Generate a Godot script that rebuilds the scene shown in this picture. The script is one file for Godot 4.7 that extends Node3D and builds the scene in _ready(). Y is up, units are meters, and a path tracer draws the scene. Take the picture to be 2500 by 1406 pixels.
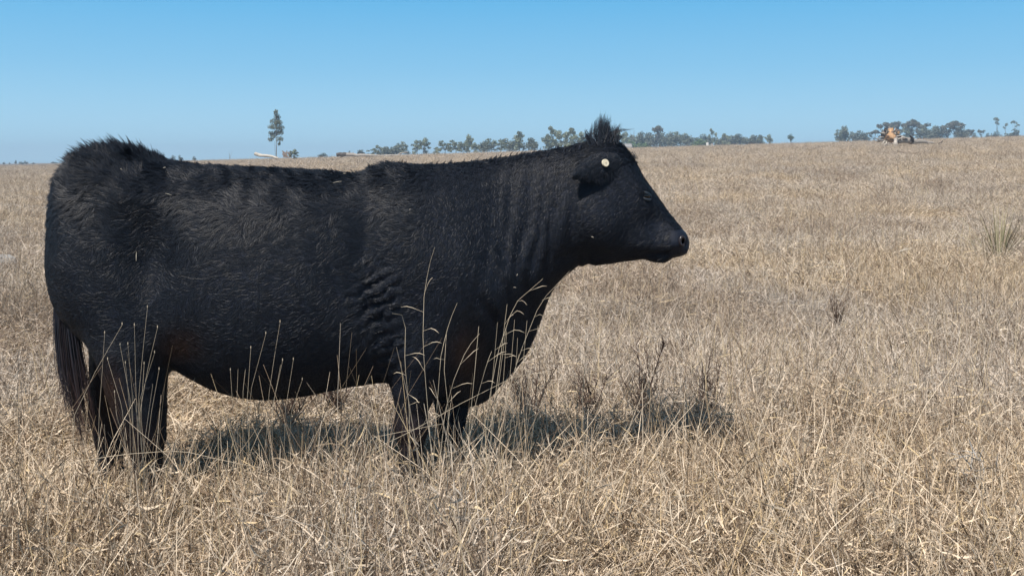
extends Node3D
# A black cow standing broadside in a dry grass paddock, gum trees on the rise behind it.

const EYE := 1.33          # height of the lens above the ground
const FOCAL := 2400.0      # focal length in pixels of a 2500 pixel wide picture
const AXIS_ROW := 400.0    # the row at eye level
const COW_D := 3.75        # distance of the cow's middle plane

var rng := RandomNumberGenerator.new()
var noise := FastNoiseLite.new()
var used := {}

# ---------------------------------------------------------------- shapes
class Shape:
	var v := PackedVector3Array()
	var n := PackedVector3Array()
	var c := PackedColorArray()
	var f := PackedInt32Array()

	func ribbon(pts: Array, widths: Array, side: Vector3, col: Color, col2 = null) -> void:
		var b := v.size()
		var k := pts.size()
		for i in k:
			var p: Vector3 = pts[i]
			var t: Vector3 = (pts[mini(i + 1, k - 1)] - pts[maxi(i - 1, 0)])
			var s: Vector3 = side - t * (side.dot(t) / maxf(t.length_squared(), 1e-9))
			s = s.normalized() if s.length_squared() > 1e-9 else Vector3.RIGHT
			var nn := t.cross(s).normalized()
			var w: float = widths[i] * 0.5
			var cc: Color = col if col2 == null else col.lerp(col2, pow(float(i) / (k - 1), 2.4))
			v.append(p - s * w); v.append(p + s * w)
			n.append(nn); n.append(nn)
			c.append(cc); c.append(cc)
		for i in k - 1:
			var a := b + i * 2
			f.append_array(PackedInt32Array([a, a + 1, a + 2, a + 1, a + 3, a + 2]))

	func tube(pts: Array, radii: Array, sides: int, col: Color) -> void:
		var b := v.size()
		var k := pts.size()
		var ref := Vector3(0.31, 0.2, 0.93)
		for i in k:
			var t: Vector3 = (pts[mini(i + 1, k - 1)] - pts[maxi(i - 1, 0)]).normalized()
			var x := t.cross(ref).normalized()
			var y := t.cross(x)
			for j in sides:
				var a := TAU * j / sides
				var d := x * cos(a) + y * sin(a)
				v.append(pts[i] + d * radii[i]); n.append(d); c.append(col)
		for i in k - 1:
			for j in sides:
				var a := b + i * sides + j
				var a2 := b + i * sides + (j + 1) % sides
				f.append_array(PackedInt32Array([a, a2, a + sides, a2, a2 + sides, a + sides]))
		for e in [0, k - 1]:                                    # close both ends
			var t: Vector3 = (pts[0] - pts[1]).normalized() if e == 0 else (pts[k - 1] - pts[k - 2]).normalized()
			var m := v.size()
			v.append(pts[e] + t * radii[e] * 0.3); n.append(t); c.append(col)
			for j in sides:
				var a: int = b + e * sides + j
				var a2: int = b + e * sides + (j + 1) % sides
				f.append_array(PackedInt32Array([m, a2, a] if e == 0 else [m, a, a2]))

	func fix() -> Shape:                                        # front faces run clockwise seen from where the normals point
		for i in range(0, f.size(), 3):
			var a := v[f[i]]
			if (v[f[i + 1]] - a).cross(v[f[i + 2]] - a).dot(n[f[i]] + n[f[i + 1]] + n[f[i + 2]]) > 0.0:
				var q := f[i + 1]
				f[i + 1] = f[i + 2]
				f[i + 2] = q
		return self

	func mesh(m: Material) -> ArrayMesh:
		if f.size() < 30000: fix()
		var a := []
		a.resize(Mesh.ARRAY_MAX)
		a[Mesh.ARRAY_VERTEX] = v
		a[Mesh.ARRAY_NORMAL] = n
		a[Mesh.ARRAY_COLOR] = c
		a[Mesh.ARRAY_INDEX] = f
		var r := ArrayMesh.new()
		r.add_surface_from_arrays(Mesh.PRIMITIVE_TRIANGLES, a)
		r.surface_set_material(0, m)
		return r

func mat(albedo: Color, rough: float, spec := 0.5, vc := true) -> StandardMaterial3D:
	var m := StandardMaterial3D.new()
	m.albedo_color = albedo
	m.roughness = rough
	m.metallic_specular = spec
	m.vertex_color_use_as_albedo = vc
	m.cull_mode = BaseMaterial3D.CULL_DISABLED
	return m

func numbered(called: String) -> String:
	if not used.has(called):
		used[called] = 0
		return called
	used[called] += 1
	return "%s_%03d" % [called, used[called]]

func thing(called: String, label: String, category: String, at := Vector3.ZERO, group := "", kind := "") -> Node3D:
	var o := Node3D.new()
	o.name = numbered(called)
	add_child(o)
	o.position = at
	tag(o, label, category, group, kind)
	return o

func tag(o: Node, label: String, category: String, group := "", kind := "") -> void:
	o.set_meta("label", label)
	if category: o.set_meta("category", category)
	if group: o.set_meta("group", group)
	if kind: o.set_meta("kind", kind)

func part(called: String, m: Mesh, parent: Node) -> MeshInstance3D:
	var o := MeshInstance3D.new()
	o.name = called
	o.mesh = m
	parent.add_child(o, true)
	return o

func copies(called: String, m: Mesh, buf: PackedFloat32Array, parent: Node) -> MultiMeshInstance3D:
	var mm := MultiMesh.new()
	mm.transform_format = MultiMesh.TRANSFORM_3D
	mm.use_colors = true
	mm.mesh = m
	mm.instance_count = buf.size() / 16
	mm.buffer = buf
	var o := MultiMeshInstance3D.new()
	o.name = called
	o.multimesh = mm
	o.set_meta("kind", "stuff")
	parent.add_child(o, true)
	return o

func push(buf: PackedFloat32Array, b: Basis, o: Vector3, c: Color) -> void:
	buf.append_array(PackedFloat32Array([b.x.x, b.y.x, b.z.x, o.x, b.x.y, b.y.y, b.z.y, o.y, b.x.z, b.y.z, b.z.z, o.z, c.r, c.g, c.b, 1.0]))

# ---------------------------------------------------------------- the lie of the land
func rise(d: float) -> float:
	var e := maxf(0.0, d - 7.0)
	e = d - 7.0 if d > 12.0 else e * e / 10.0 * 1.0 if d < 12.0 and d > 7.0 else e
	if d >= 12.0: e = 2.5 + (d - 12.0)
	if d > 180.0: e = 170.5 + (d - 180.0) * 0.62
	if d > 520.0: e = 381.3 + (d - 520.0) * 0.3
	return e

func ground(x: float, z: float) -> float:
	var d := -z
	if d < 7.0: return 0.0
	var e := rise(d)
	return e * 0.0190 + 0.0325 * clampf(x / d, -0.9, 0.9) * e + noise.get_noise_2d(x * 0.6, z * 0.6) * 0.12 * clampf((d - 12.0) / 20.0, 0.0, 1.0)

func spot(px: float, row: float, d: float) -> Vector3:        # a point at a known distance in front of the lens
	return Vector3((px - 1250.0) / FOCAL * d, EYE - (row - AXIS_ROW) / FOCAL * d, -d)

func on_ground(px: float, d: float) -> Vector3:
	var x := (px - 1250.0) / FOCAL * d
	return Vector3(x, ground(x, -d), -d)

func foot(px: float, row: float) -> Vector3:                  # where a line of sight meets the ground
	var d := 2.0
	while d < 400.0:
		var p := spot(px, row, d)
		if p.y <= ground(p.x, p.z): return on_ground(px, d)
		d *= 1.01
	return on_ground(px, 180.0)

# ---------------------------------------------------------------- start
func _ready() -> void:
	rng.seed = 4711
	noise.seed = 7
	noise.frequency = 0.08
	set_view()
	make_ground()
	print("ground ", Time.get_ticks_msec())
	make_cow()
	print("cow ", Time.get_ticks_msec())
	make_grass()
	print("grass ", Time.get_ticks_msec())
	make_trees()
	print("trees ", Time.get_ticks_msec())
	make_fallen_wood()
	make_stalks()
	make_weeds()
	print("done ", Time.get_ticks_msec())

func set_view() -> void:
	var cam := Camera3D.new()
	cam.name = "camera"
	add_child(cam)
	cam.position = Vector3(0, EYE, 0)
	var near := 0.1
	cam.set_frustum(near * 1406.0 / FOCAL, Vector2(0, -(703.0 - AXIS_ROW) / FOCAL * near), near, 4000.0)
	cam.current = true
	# clear winter sky: pale at the skyline, deeper blue with height
	var stops := [[-90.0, Color(0.30, 0.26, 0.20)], [-0.5, Color(0.36, 0.42, 0.44)], [0.0, Color(0.41, 0.655, 0.80)], [2.5, Color(0.335, 0.60, 0.785)], [5.5, Color(0.215, 0.50, 0.745)], [9.5, Color(0.112, 0.41, 0.71)],
		[20.0, Color(0.15, 0.31, 0.50)], [45.0, Color(0.115, 0.175, 0.26)], [90.0, Color(0.085, 0.12, 0.185)]]
	var im := Image.create(32, 1024, false, Image.FORMAT_RGBF)
	for y in 1024:
		var el := 90.0 - (y + 0.5) / 1024.0 * 180.0
		var c: Color = stops[-1][1]
		for i in stops.size() - 1:
			if el <= stops[i + 1][0]:
				c = stops[i][1].lerp(stops[i + 1][1], clampf((el - stops[i][0]) / (stops[i + 1][0] - stops[i][0]), 0.0, 1.0))
				break
		for x in 32: im.set_pixel(x, y, c)
	var sm := PanoramaSkyMaterial.new()
	sm.panorama = ImageTexture.create_from_image(im)
	var sky := Sky.new()
	sky.sky_material = sm
	var env := Environment.new()
	env.background_mode = Environment.BG_SKY
	env.sky = sky
	env.tonemap_mode = Environment.TONE_MAPPER_LINEAR
	env.tonemap_exposure = 1.2
	env.sdfgi_enabled = true
	env.ssao_enabled = true
	env.ssil_enabled = true
	env.fog_enabled = true
	env.fog_density = 0.0007
	env.fog_light_color = Color(0.72, 0.82, 0.92)
	var we := WorldEnvironment.new()
	we.name = "world_environment"
	we.environment = env
	add_child(we)
	var sun := DirectionalLight3D.new()
	sun.name = "sun"
	sun.light_energy = 1.6
	sun.light_color = Color(1.0, 0.96, 0.91)
	sun.light_angular_distance = 0.5
	sun.shadow_enabled = true
	add_child(sun)
	sun.basis = Basis.looking_at(Vector3(0.36, -1.0, -0.6).normalized())

func make_ground() -> void:
	var s := Shape.new()
	var rings := [0.0, 1.0, 2.0, 3.0, 4.0, 5.0, 6.0, 7.0, 7.5, 8.0, 8.5, 9.0, 9.5, 10.0, 11.0, 12.0]
	var r := 13.5
	while r < 1400.0:
		rings.append(r)
		r *= 1.07
	var n := 180
	for i in rings.size():
		for j in n:
			var a := TAU * j / n
			var x: float = sin(a) * rings[i]
			var z: float = -cos(a) * rings[i]
			s.v.append(Vector3(x, ground(x, z), z))
			s.n.append(Vector3.UP)
			s.c.append(Color.WHITE)
	for i in rings.size() - 1:
		for j in n:
			var a := i * n + j
			var b := i * n + (j + 1) % n
			s.f.append_array(PackedInt32Array([a, b + n, b, a, a + n, b + n]))
	var m := mat(Color.WHITE, 0.95, 0.1, false)
	var nt := NoiseTexture2D.new()
	nt.width = 1024; nt.height = 1024; nt.seamless = true
	var fn := FastNoiseLite.new()
	fn.frequency = 0.02; fn.fractal_octaves = 6; fn.seed = 3
	nt.noise = fn
	var g := Gradient.new()
	g.set_color(0, Color(0.13, 0.098, 0.068).linear_to_srgb())
	g.set_color(1, Color(0.33, 0.27, 0.2).linear_to_srgb())
	nt.color_ramp = g
	m.albedo_texture = nt
	m.uv1_triplanar = true
	m.uv1_world_triplanar = true
	m.uv1_scale = Vector3(0.13, 0.13, 0.13)
	var o := part("ground", s.mesh(m), self)
	tag(o, "dry brown paddock soil rising gently to the skyline", "ground", "", "structure")

# ---------------------------------------------------------------- the cow
const H := 0.0105
var cow: Node3D
var lo := Vector3(-1.86, 0.03, -0.47)
var nx := 246
var ny := 136
var nz := 90
var t_top := PackedFloat32Array()
var col_tn := PackedFloat32Array()
var col_w := PackedFloat32Array()
var col_n := PackedFloat32Array()
var col_s := PackedFloat32Array()
var col_o := PackedFloat32Array()
var limbs := []

func ux(px: float) -> float: return (px - 1250.0) / 640.0
func uy(row: float) -> float: return EYE - (row - AXIS_ROW) / 640.0
func cowp(px: float, row: float, z: float) -> Vector3:         # cow's own frame, z towards the lens
	var p := spot(px, row, COW_D - z)
	return Vector3(p.x, p.y, z)

func along(line: Array, x: float) -> float:
	if x <= line[0][0]: return line[0][1]
	for i in line.size() - 1:
		if x <= line[i + 1][0]:
			return lerpf(line[i][1], line[i + 1][1], (x - line[i][0]) / (line[i + 1][0] - line[i][0]))
	return line[-1][1]

func smooth_along(line: Array, x: float, w: float) -> float:
	return (along(line, x - w) + along(line, x + w) + 2.0 * along(line, x)) * 0.25

func bump(px: float, row: float, cx: float, cy: float, sx: float, sy: float) -> float:
	var a := (px - cx) / sx
	var b := (row - cy) / sy
	var q := a * a + b * b
	return exp(-q) if q < 9.0 else 0.0

func width_bumps(px: float, row: float) -> float:
	var w := 0.0
	for b in [[1075, 600, 105, 190, 0.05], [1225, 700, 60, 80, 0.035], [1005, 860, 70, 80, 0.03], [435, 620, 60, 120, -0.07], [395, 470, 60, 45, 0.035],
			[250, 660, 110, 150, 0.05], [355, 800, 60, 70, 0.035], [560, 440, 140, 35, -0.02], [925, 560, 36, 170, -0.032], [1035, 470, 45, 90, 0.02], [1150, 640, 45, 110, 0.022], [1310, 500, 70, 110, -0.015],
			[1300, 790, 50, 110, -0.06], [1210, 940, 50, 60, -0.05], [1450, 545, 62, 72, 0.032], [1577, 455, 26, 22, 0.022], [1577, 476, 12, 10, -0.016], [1490, 345, 40, 25, -0.03],
			[1640, 595, 30, 28, 0.014], [1668, 592, 9, 14, -0.03], [1590, 540, 42, 34, -0.022], [1460, 625, 90, 22, -0.03], [1395, 540, 14, 120, -0.014], [1530, 575, 30, 50, -0.014],
			[1602, 616, 46, 8, -0.02], [1640, 604, 22, 7, -0.010], [1612, 636, 20, 10, 0.01], [170, 560, 40, 120, -0.02], [640, 720, 220, 130, 0.02], [500, 830, 70, 60, -0.015], [860, 640, 40, 200, -0.01]]:
		w += b[4] * bump(px, row, b[0], b[1], b[2], b[3])
	# neck folds, fanning down and back from the jaw to the brisket
	var fold := bump(px, row, 1290, 540, 110, 150)
	w += 0.0065 * fold * sin((px - 1290.0 + (row - 500.0) * 0.12 + noise.get_noise_2d(px * 0.12, row * 0.04) * 26.0) / 38.0 * TAU)
	var fold2 := bump(px, row, 1230, 690, 90, 110)
	w += 0.008 * fold2 * sin((px - 1230.0 - (row - 690.0) * 0.35 + noise.get_noise_2d(px * 0.1, row * 0.05) * 30.0) / 52.0 * TAU)
	# crimped winter coat behind the shoulder and over the forearm
	var crimp := bump(px, row, 948, 700, 46, 70) + bump(px, row, 975, 900, 40, 110)
	w += 0.013 * minf(crimp, 1.0) * sin((row - 700.0 + (px - 948.0) * 0.55 + noise.get_noise_2d(px * 0.3 + 90.0, row * 0.3) * 20.0) / 26.0 * TAU)
	return w

func cow_tables() -> void:
	var top := [[141, 580], [145, 520], [154, 468], [166, 430], [183, 404], [205, 387], [250, 374], [300, 371], [345, 377], [390, 391], [430, 400], [500, 409], [600, 413], [700, 417],
		[800, 423], [845, 428], [878, 428], [912, 415], [950, 406], [1000, 406], [1100, 402], [1200, 391], [1300, 374], [1400, 357], [1440, 346], [1480, 338], [1510, 347], [1530, 366], [1550, 394],
		[1570, 434], [1600, 474], [1630, 517], [1656, 550], [1668, 561], [1676, 570]]
	var bot := [[141, 585], [145, 640], [152, 700], [162, 745], [185, 790], [230, 830], [300, 850], [380, 866], [405, 878], [432, 882], [480, 913], [540, 943], [600, 960], [650, 966],
		[700, 964], [760, 956], [850, 937], [940, 925], [985, 930], [1050, 958], [1110, 984], [1150, 990], [1190, 978], [1230, 930], [1270, 888], [1300, 838], [1322, 780], [1338, 722],
		[1360, 690], [1400, 656], [1416, 644], [1424, 650], [1438, 642], [1452, 648], [1490, 642], [1530, 636], [1572, 631], [1598, 639], [1620, 640], [1640, 629], [1660, 625], [1676, 618]]
	var wid := [[141, 0.03], [146, 0.09], [153, 0.14], [170, 0.19], [220, 0.235], [300, 0.268], [400, 0.29], [500, 0.325], [600, 0.35], [700, 0.355], [800, 0.345], [900, 0.318], [1000, 0.28],
		[1080, 0.25], [1150, 0.225], [1200, 0.2], [1250, 0.175], [1300, 0.158], [1350, 0.146], [1400, 0.138], [1450, 0.132], [1500, 0.128], [1550, 0.12], [1580, 0.108], [1600, 0.097],
		[1640, 0.094], [1660, 0.088], [1668, 0.08], [1676, 0.066]]
	col_tn.resize(nx * ny); col_w.resize(nx * ny); col_n.resize(nx * ny); col_s.resize(nx * ny); col_o.resize(nx * ny)
	for i in nx:
		var u := lo.x + i * H
		var px := u * 640.0 + 1250.0
		var sm := clampf(minf(px - 141.0, 1676.0 - px) * 0.5, 1.0, 14.0)
		if px > 1400.0: sm = minf(sm, 5.0)
		var pc := clampf(px, 141.0, 1676.0)
		var yt := uy(smooth_along(top, pc, sm))
		var yb := uy(smooth_along(bot, pc, sm))
		var w0 := smooth_along(wid, pc, sm)
		var mid := (yt + yb) * 0.5
		var half := maxf((yt - yb) * 0.5, 0.012)
		var off := absf(px - pc) / 640.0 * 3.0
		var head := clampf((px - 1330.0) / 120.0, 0.0, 1.0)
		var neck := clampf((px - 1100.0) / 120.0, 0.0, 1.0) * (1.0 - clampf((px - 1430.0) / 60.0, 0.0, 1.0))
		for j in ny:
			var y := lo.y + j * H
			var row := AXIS_ROW + (EYE - y) * 640.0
			var t := (y - mid) / half
			var n := lerpf(lerpf(2.55, 2.6, head), 1.8, neck) if t > 0.0 else lerpf(lerpf(2.45, 2.7, head), 1.85, neck)
			var w := maxf(0.012, w0 + width_bumps(px, row) * clampf(w0 / 0.1, 0.0, 1.0))
			var k := i * ny + j
			col_tn[k] = pow(absf(t), n)
			col_w[k] = w
			col_n[k] = n
			col_s[k] = minf(half, w)
			col_o[k] = off

func leg(z: float, line: Array) -> void:
	var pts := []
	var rad := []
	var a := Vector3(9, 9, 9)
	var b := -a
	for q in line:
		var p := cowp(q[0], q[1], z + (q[3] if q.size() > 3 else 0.0))
		pts.append(p)
		rad.append(q[2])
		a = a.min(p - Vector3.ONE * (q[2] + 0.1))
		b = b.max(p + Vector3.ONE * (q[2] + 0.1))
	limbs.append([pts, rad, a, b])

func cow_field(i: int, j: int, k: int) -> float:
	var c := i * ny + j
	var z := lo.z + k * H
	var n := col_n[c]
	var d := (pow(col_tn[c] + pow(absf(z) / col_w[c], n), 1.0 / n) - 1.0) * col_s[c] + col_o[c]
	var p := Vector3(lo.x + i * H, lo.y + j * H, z)
	for l in limbs:
		var a: Vector3 = l[2]
		var b: Vector3 = l[3]
		if p.x < a.x or p.y < a.y or p.z < a.z or p.x > b.x or p.y > b.y or p.z > b.z: continue
		var best := 9.0
		var pts: Array = l[0]
		var rad: Array = l[1]
		for s in pts.size() - 1:
			var q: Vector3 = pts[s]
			var e: Vector3 = pts[s + 1] - q
			var h := clampf((p - q).dot(e) / e.length_squared(), 0.0, 1.0)
			best = minf(best, p.distance_to(q + e * h) - lerpf(rad[s], rad[s + 1], h))
		var m := clampf(0.5 + 0.5 * (d - best) / 0.05, 0.0, 1.0)
		d = lerpf(d, best, m) - 0.05 * m * (1.0 - m)
	return d

var net_v := PackedVector3Array()
var net_n := PackedVector3Array()
var net_f := PackedInt32Array()

func cow_net() -> void:
	var field := PackedFloat32Array()
	field.resize(nx * ny * nz)
	field.fill(99.0)
	var step := 4
	var sy := nz
	var sx := ny * nz
	var cells := []
	for i in range(0, nx - 4, step):
		for j in range(0, ny - 4, step):
			for k in range(0, nz - 4, step):
				if absf(cow_field(i + 2, j + 2, k + 2)) < 0.075:
					cells.append(Vector3i(i, j, k))
	for q in cells:
		for i in range(q.x, mini(q.x + 5, nx)):
			for j in range(q.y, mini(q.y + 5, ny)):
				for k in range(q.z, mini(q.z + 5, nz)):
					var a: int = i * sx + j * sy + k
					if field[a] > 98.0: field[a] = cow_field(i, j, k)
	var id := PackedInt32Array()
	id.resize(nx * ny * nz)
	id.fill(-1)
	var off := [0, 1, sy, sy + 1, sx, sx + 1, sx + sy, sx + sy + 1]
	var at := [Vector3(0, 0, 0), Vector3(0, 0, 1), Vector3(0, 1, 0), Vector3(0, 1, 1), Vector3(1, 0, 0), Vector3(1, 0, 1), Vector3(1, 1, 0), Vector3(1, 1, 1)]
	var edges := [[0, 1], [2, 3], [4, 5], [6, 7], [0, 2], [1, 3], [4, 6], [5, 7], [0, 4], [1, 5], [2, 6], [3, 7]]
	for q in cells:
		for i in range(q.x, mini(q.x + 4, nx - 1)):
			for j in range(q.y, mini(q.y + 4, ny - 1)):
				for k in range(q.z, mini(q.z + 4, nz - 1)):
					var a: int = i * sx + j * sy + k
					var mask := 0
					for e in 8:
						if field[a + off[e]] < 0.0: mask += 1
					if mask == 0 or mask == 8: continue
					var sum := Vector3.ZERO
					var cnt := 0
					for e in edges:
						var f0 := field[a + off[e[0]]]
						var f1 := field[a + off[e[1]]]
						if (f0 < 0.0) != (f1 < 0.0):
							sum += at[e[0]].lerp(at[e[1]], f0 / (f0 - f1))
							cnt += 1
					id[a] = net_v.size()
					net_v.append(lo + (Vector3(i, j, k) + sum / cnt) * H)
	net_n.resize(net_v.size())
	net_n.fill(Vector3.ZERO)
	for q in cells:
		for i in range(maxi(q.x, 1), mini(q.x + 4, nx - 1)):
			for j in range(maxi(q.y, 1), mini(q.y + 4, ny - 1)):
				for k in range(maxi(q.z, 1), mini(q.z + 4, nz - 1)):
					var a: int = i * sx + j * sy + k
					var f0 := field[a] < 0.0
					if f0 != (field[a + sx] < 0.0): quad(id[a], id[a - sy], id[a - sy - 1], id[a - 1], f0)
					if f0 != (field[a + sy] < 0.0): quad(id[a], id[a - 1], id[a - sx - 1], id[a - sx], f0)
					if f0 != (field[a + 1] < 0.0): quad(id[a], id[a - sx], id[a - sx - sy], id[a - sy], f0)
	for i in net_n.size(): net_n[i] = net_n[i].normalized()

func quad(a: int, b: int, c: int, d: int, flip: bool) -> void:
	if a < 0 or b < 0 or c < 0 or d < 0: return
	var nn := (net_v[c] - net_v[a]).cross(net_v[d] - net_v[b])
	if not flip: nn = -nn
	# nn must point outwards (towards growing field)
	for i in [a, b, c, d]: net_n[i] += nn
	net_f.append_array(PackedInt32Array([a, c, b, a, d, c] if flip else [a, b, c, a, c, d]))

func make_cow() -> void:
	cow = thing("cow", "black long-haired cow standing side-on in the dry grass, round white tag in its ear", "cow", Vector3(0, 0, -COW_D))
	cow_tables()
	leg(0.17, [[1060, 740, 0.12, -0.03], [1022, 870, 0.098], [1010, 950, 0.078], [1004, 1005, 0.058], [1004, 1040, 0.064], [1003, 1085, 0.044], [1002, 1195, 0.041], [1005, 1235, 0.05], [1018, 1264, 0.043]])
	leg(-0.17, [[1110, 800, 0.12, 0.03], [1106, 900, 0.095], [1104, 970, 0.075], [1100, 1030, 0.058], [1098, 1065, 0.045], [1096, 1140, 0.04], [1099, 1170, 0.05], [1110, 1196, 0.043]])
	leg(0.18, [[290, 730, 0.17, -0.05], [318, 850, 0.125], [330, 930, 0.108], [341, 1000, 0.092], [352, 1065, 0.074], [360, 1120, 0.05], [363, 1200, 0.045], [367, 1240, 0.052], [380, 1268, 0.044]])
	leg(-0.17, [[300, 780, 0.15, 0.05], [292, 850, 0.115], [275, 930, 0.09], [262, 1000, 0.074], [265, 1060, 0.058], [269, 1130, 0.045], [272, 1170, 0.052], [283, 1197, 0.044]])
	leg(0.0, [[190, 420, 0.03], [162, 470, 0.036], [158, 600, 0.038], [160, 740, 0.034], [164, 860, 0.02]])
	cow_net()
	print("net ", net_v.size(), " ", Time.get_ticks_msec())
	var s := Shape.new()
	s.v = net_v
	s.n = net_n
	s.f = net_f
	s.c.resize(net_v.size())
	for i in net_v.size(): s.c[i] = coat(net_v[i])
	var skin := mat(Color.WHITE, 0.62, 0.35)
	var fn := FastNoiseLite.new()
	fn.frequency = 0.05; fn.fractal_octaves = 4; fn.seed = 11
	var nt := NoiseTexture2D.new()
	nt.width = 512; nt.height = 512; nt.seamless = true; nt.as_normal_map = true; nt.bump_strength = 6.0
	nt.noise = fn
	skin.normal_enabled = true
	skin.normal_texture = nt
	skin.normal_scale = 0.6
	skin.uv1_triplanar = true
	skin.uv1_scale = Vector3(9, 22, 9)
	part("body", s.mesh(skin), cow)
	cow_coat()
	cow_details()

func brown(px: float, row: float) -> float:                   # sun-bleached reddish patches of the coat
	return minf(1.0, bump(px, row, 440, 850, 50, 40) + bump(px, row, 268, 960, 30, 70) + bump(px, row, 1140, 870, 40, 60) * 1.2 + 0.8 * bump(px, row, 190, 1050, 60, 110) + 0.6 * bump(px, row, 1000, 1060, 60, 60) + 0.5 * bump(px, row, 340, 1080, 60, 60))

func coat(p: Vector3) -> Color:
	var px := p.x / (COW_D - p.z) * FOCAL + 1250.0
	var row := AXIS_ROW + (EYE - p.y) / (COW_D - p.z) * FOCAL
	return Color(0.0112, 0.0155, 0.0250).lerp(Color(0.045, 0.024, 0.017), 0.8 * brown(px, row))

func hair_lock(strands: int, spread: float, wave: float, width: float, seed_: int) -> Shape:
	var r := RandomNumberGenerator.new()
	r.seed = seed_
	var s := Shape.new()
	for i in strands:
		var a := r.randf() * TAU
		var q := sqrt(r.randf()) * spread
		var root := Vector3(cos(a) * q, r.randf_range(-0.1, 0.1), sin(a) * q * 0.6)
		var tip := Vector3(r.randf_range(-0.4, 0.4) * spread, r.randf_range(0.7, 1.05), r.randf_range(-0.1, 0.35) * spread)
		var bend := Vector3(r.randfn(), 0, r.randfn() * 0.3) * wave
		var pts := []
		for k in 4:
			var t := k / 3.0
			pts.append(root.lerp(tip, t) + bend * sin(t * PI) + Vector3(0, 0, -0.12) * t * t)
		var g := r.randf_range(0.7, 1.35)
		var side := Vector3(1.0, 0.0, r.randfn() * 0.5)
		s.ribbon(pts, [width, width, width * 0.8, width * 0.15], side, Color(g, g, g))
	return s

func cow_coat() -> void:
	var hair := mat(Color.WHITE, 0.5, 0.38)
	var bufs := [PackedFloat32Array(), PackedFloat32Array(), PackedFloat32Array(), PackedFloat32Array()]
	var r := RandomNumberGenerator.new()
	r.seed = 99
	for i in net_v.size():
		var p := net_v[i]
		var nn := net_n[i]
		if p.y < 0.12: continue
		if p.z < -0.02 and nn.y < 0.5 and r.randf() < 0.45: continue
		var px := p.x / (COW_D - p.z) * FOCAL + 1250.0
		var row := AXIS_ROW + (EYE - p.y) / (COW_D - p.z) * FOCAL
		var head := clampf((px - 1380.0) / 50.0, 0.0, 1.0) * clampf((px - 1400.0 + (row - 330.0) * 0.2) / 40.0, 0.0, 1.0)
		if head > 0.5 and row > 560.0 and px > 1640.0: continue
		var neck := clampf((px - 1010.0) / 60.0, 0.0, 1.0) * (1.0 - head)
		var up := clampf(nn.y, 0.0, 1.0)
		var leg_ := clampf((row - 880.0) / 60.0, 0.0, 1.0)
		var rump := clampf((430.0 - px) / 160.0, 0.0, 1.0) * clampf((560.0 - row) / 120.0, 0.0, 1.0)
		var shag := clampf((700.0 - row) / 150.0, 0.0, 1.0) * (1.0 - neck) * (1.0 - head)
		var length := lerpf(0.022, 0.034, shag)
		length = lerpf(length, 0.015, neck)
		length = lerpf(length, 0.016, head)
		length = lerpf(length, 0.014, leg_ * (1.0 - neck * 0.3))
		var crest := up * up * (0.42 + 0.58 * maxf(rump, bump(px, row, 945, 400, 45, 30))) * (1.0 - 0.4 * head)
		length += 0.014 * crest + 0.012 * rump
		if head > 0.4 and row < 400.0: length = 0.03
		var crimp := bump(px, row, 948, 700, 46, 70) + bump(px, row, 975, 900, 40, 110)
		length = lerpf(length, 0.012, minf(crimp, 1.0))
		var lift := 0.11 + 0.07 * head + 0.6 * crest + 0.25 * rump
		var flow := Vector3(-1.0, -0.28, 0.0)
		flow = flow.lerp(Vector3(-1.0, 0.25, 0.0), rump)
		flow = flow.lerp(Vector3(-0.55, -1.0, 0.0), neck)
		flow = flow.lerp(Vector3(-0.9, -0.5, 0.0), head)
		flow = flow.lerp(Vector3(-0.2, -1.0, 0.0), leg_)
		var swirl := noise.get_noise_2d(px * 0.12, row * 0.12) * 2.2 * (1.0 - head) * (1.0 - 0.6 * neck) + noise.get_noise_2d(px * 0.5 + 300.0, row * 0.5) * 1.1 * (1.0 - head)
		flow = flow.rotated(nn, swirl + r.randf_range(-0.25, 0.25))
		flow = (flow - nn * flow.dot(nn)).normalized()
		var d := (flow + nn * (lift + r.randf_range(-0.08, 0.12))).normalized()
		var x := d.cross(nn).normalized()
		var z := x.cross(d)
		var l := length * r.randf_range(0.75, 1.25)
		var w := lerpf(0.012, 0.009, head)
		push(bufs[r.randi() % 4], Basis(x * w, d * l, z * w), p - nn * 0.002, coat(p) * r.randf_range(0.8, 1.25))
	for sd in [1.0, -1.0]:
		for i in 900:
			var t := r.randf()
			var e := r.randf_range(-1.0, 1.0)
			var q := ear_at(t, e)
			var nn: Vector3 = q[1]
			var d: Vector3 = (q[2] * 0.9 + Vector3(0, -0.35, 0) + nn * 0.15 + Vector3(r.randfn(), r.randfn(), r.randfn()) * 0.15).normalized()
			var p: Vector3 = q[0]
			for w in [0]:
				p.z *= sd; d.z *= sd; nn.z *= sd
			var x := d.cross(nn).normalized()
			push(bufs[r.randi() % 4], Basis(x * 0.009, d * r.randf_range(0.014, 0.024), x.cross(d) * 0.009), p, coat(p) * r.randf_range(0.75, 1.4))
	for k in 4:
		copies("hair_coat", hair_lock(18, 0.95, 0.14, 0.07, 50 + k).mesh(hair), bufs[k], cow)

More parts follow.
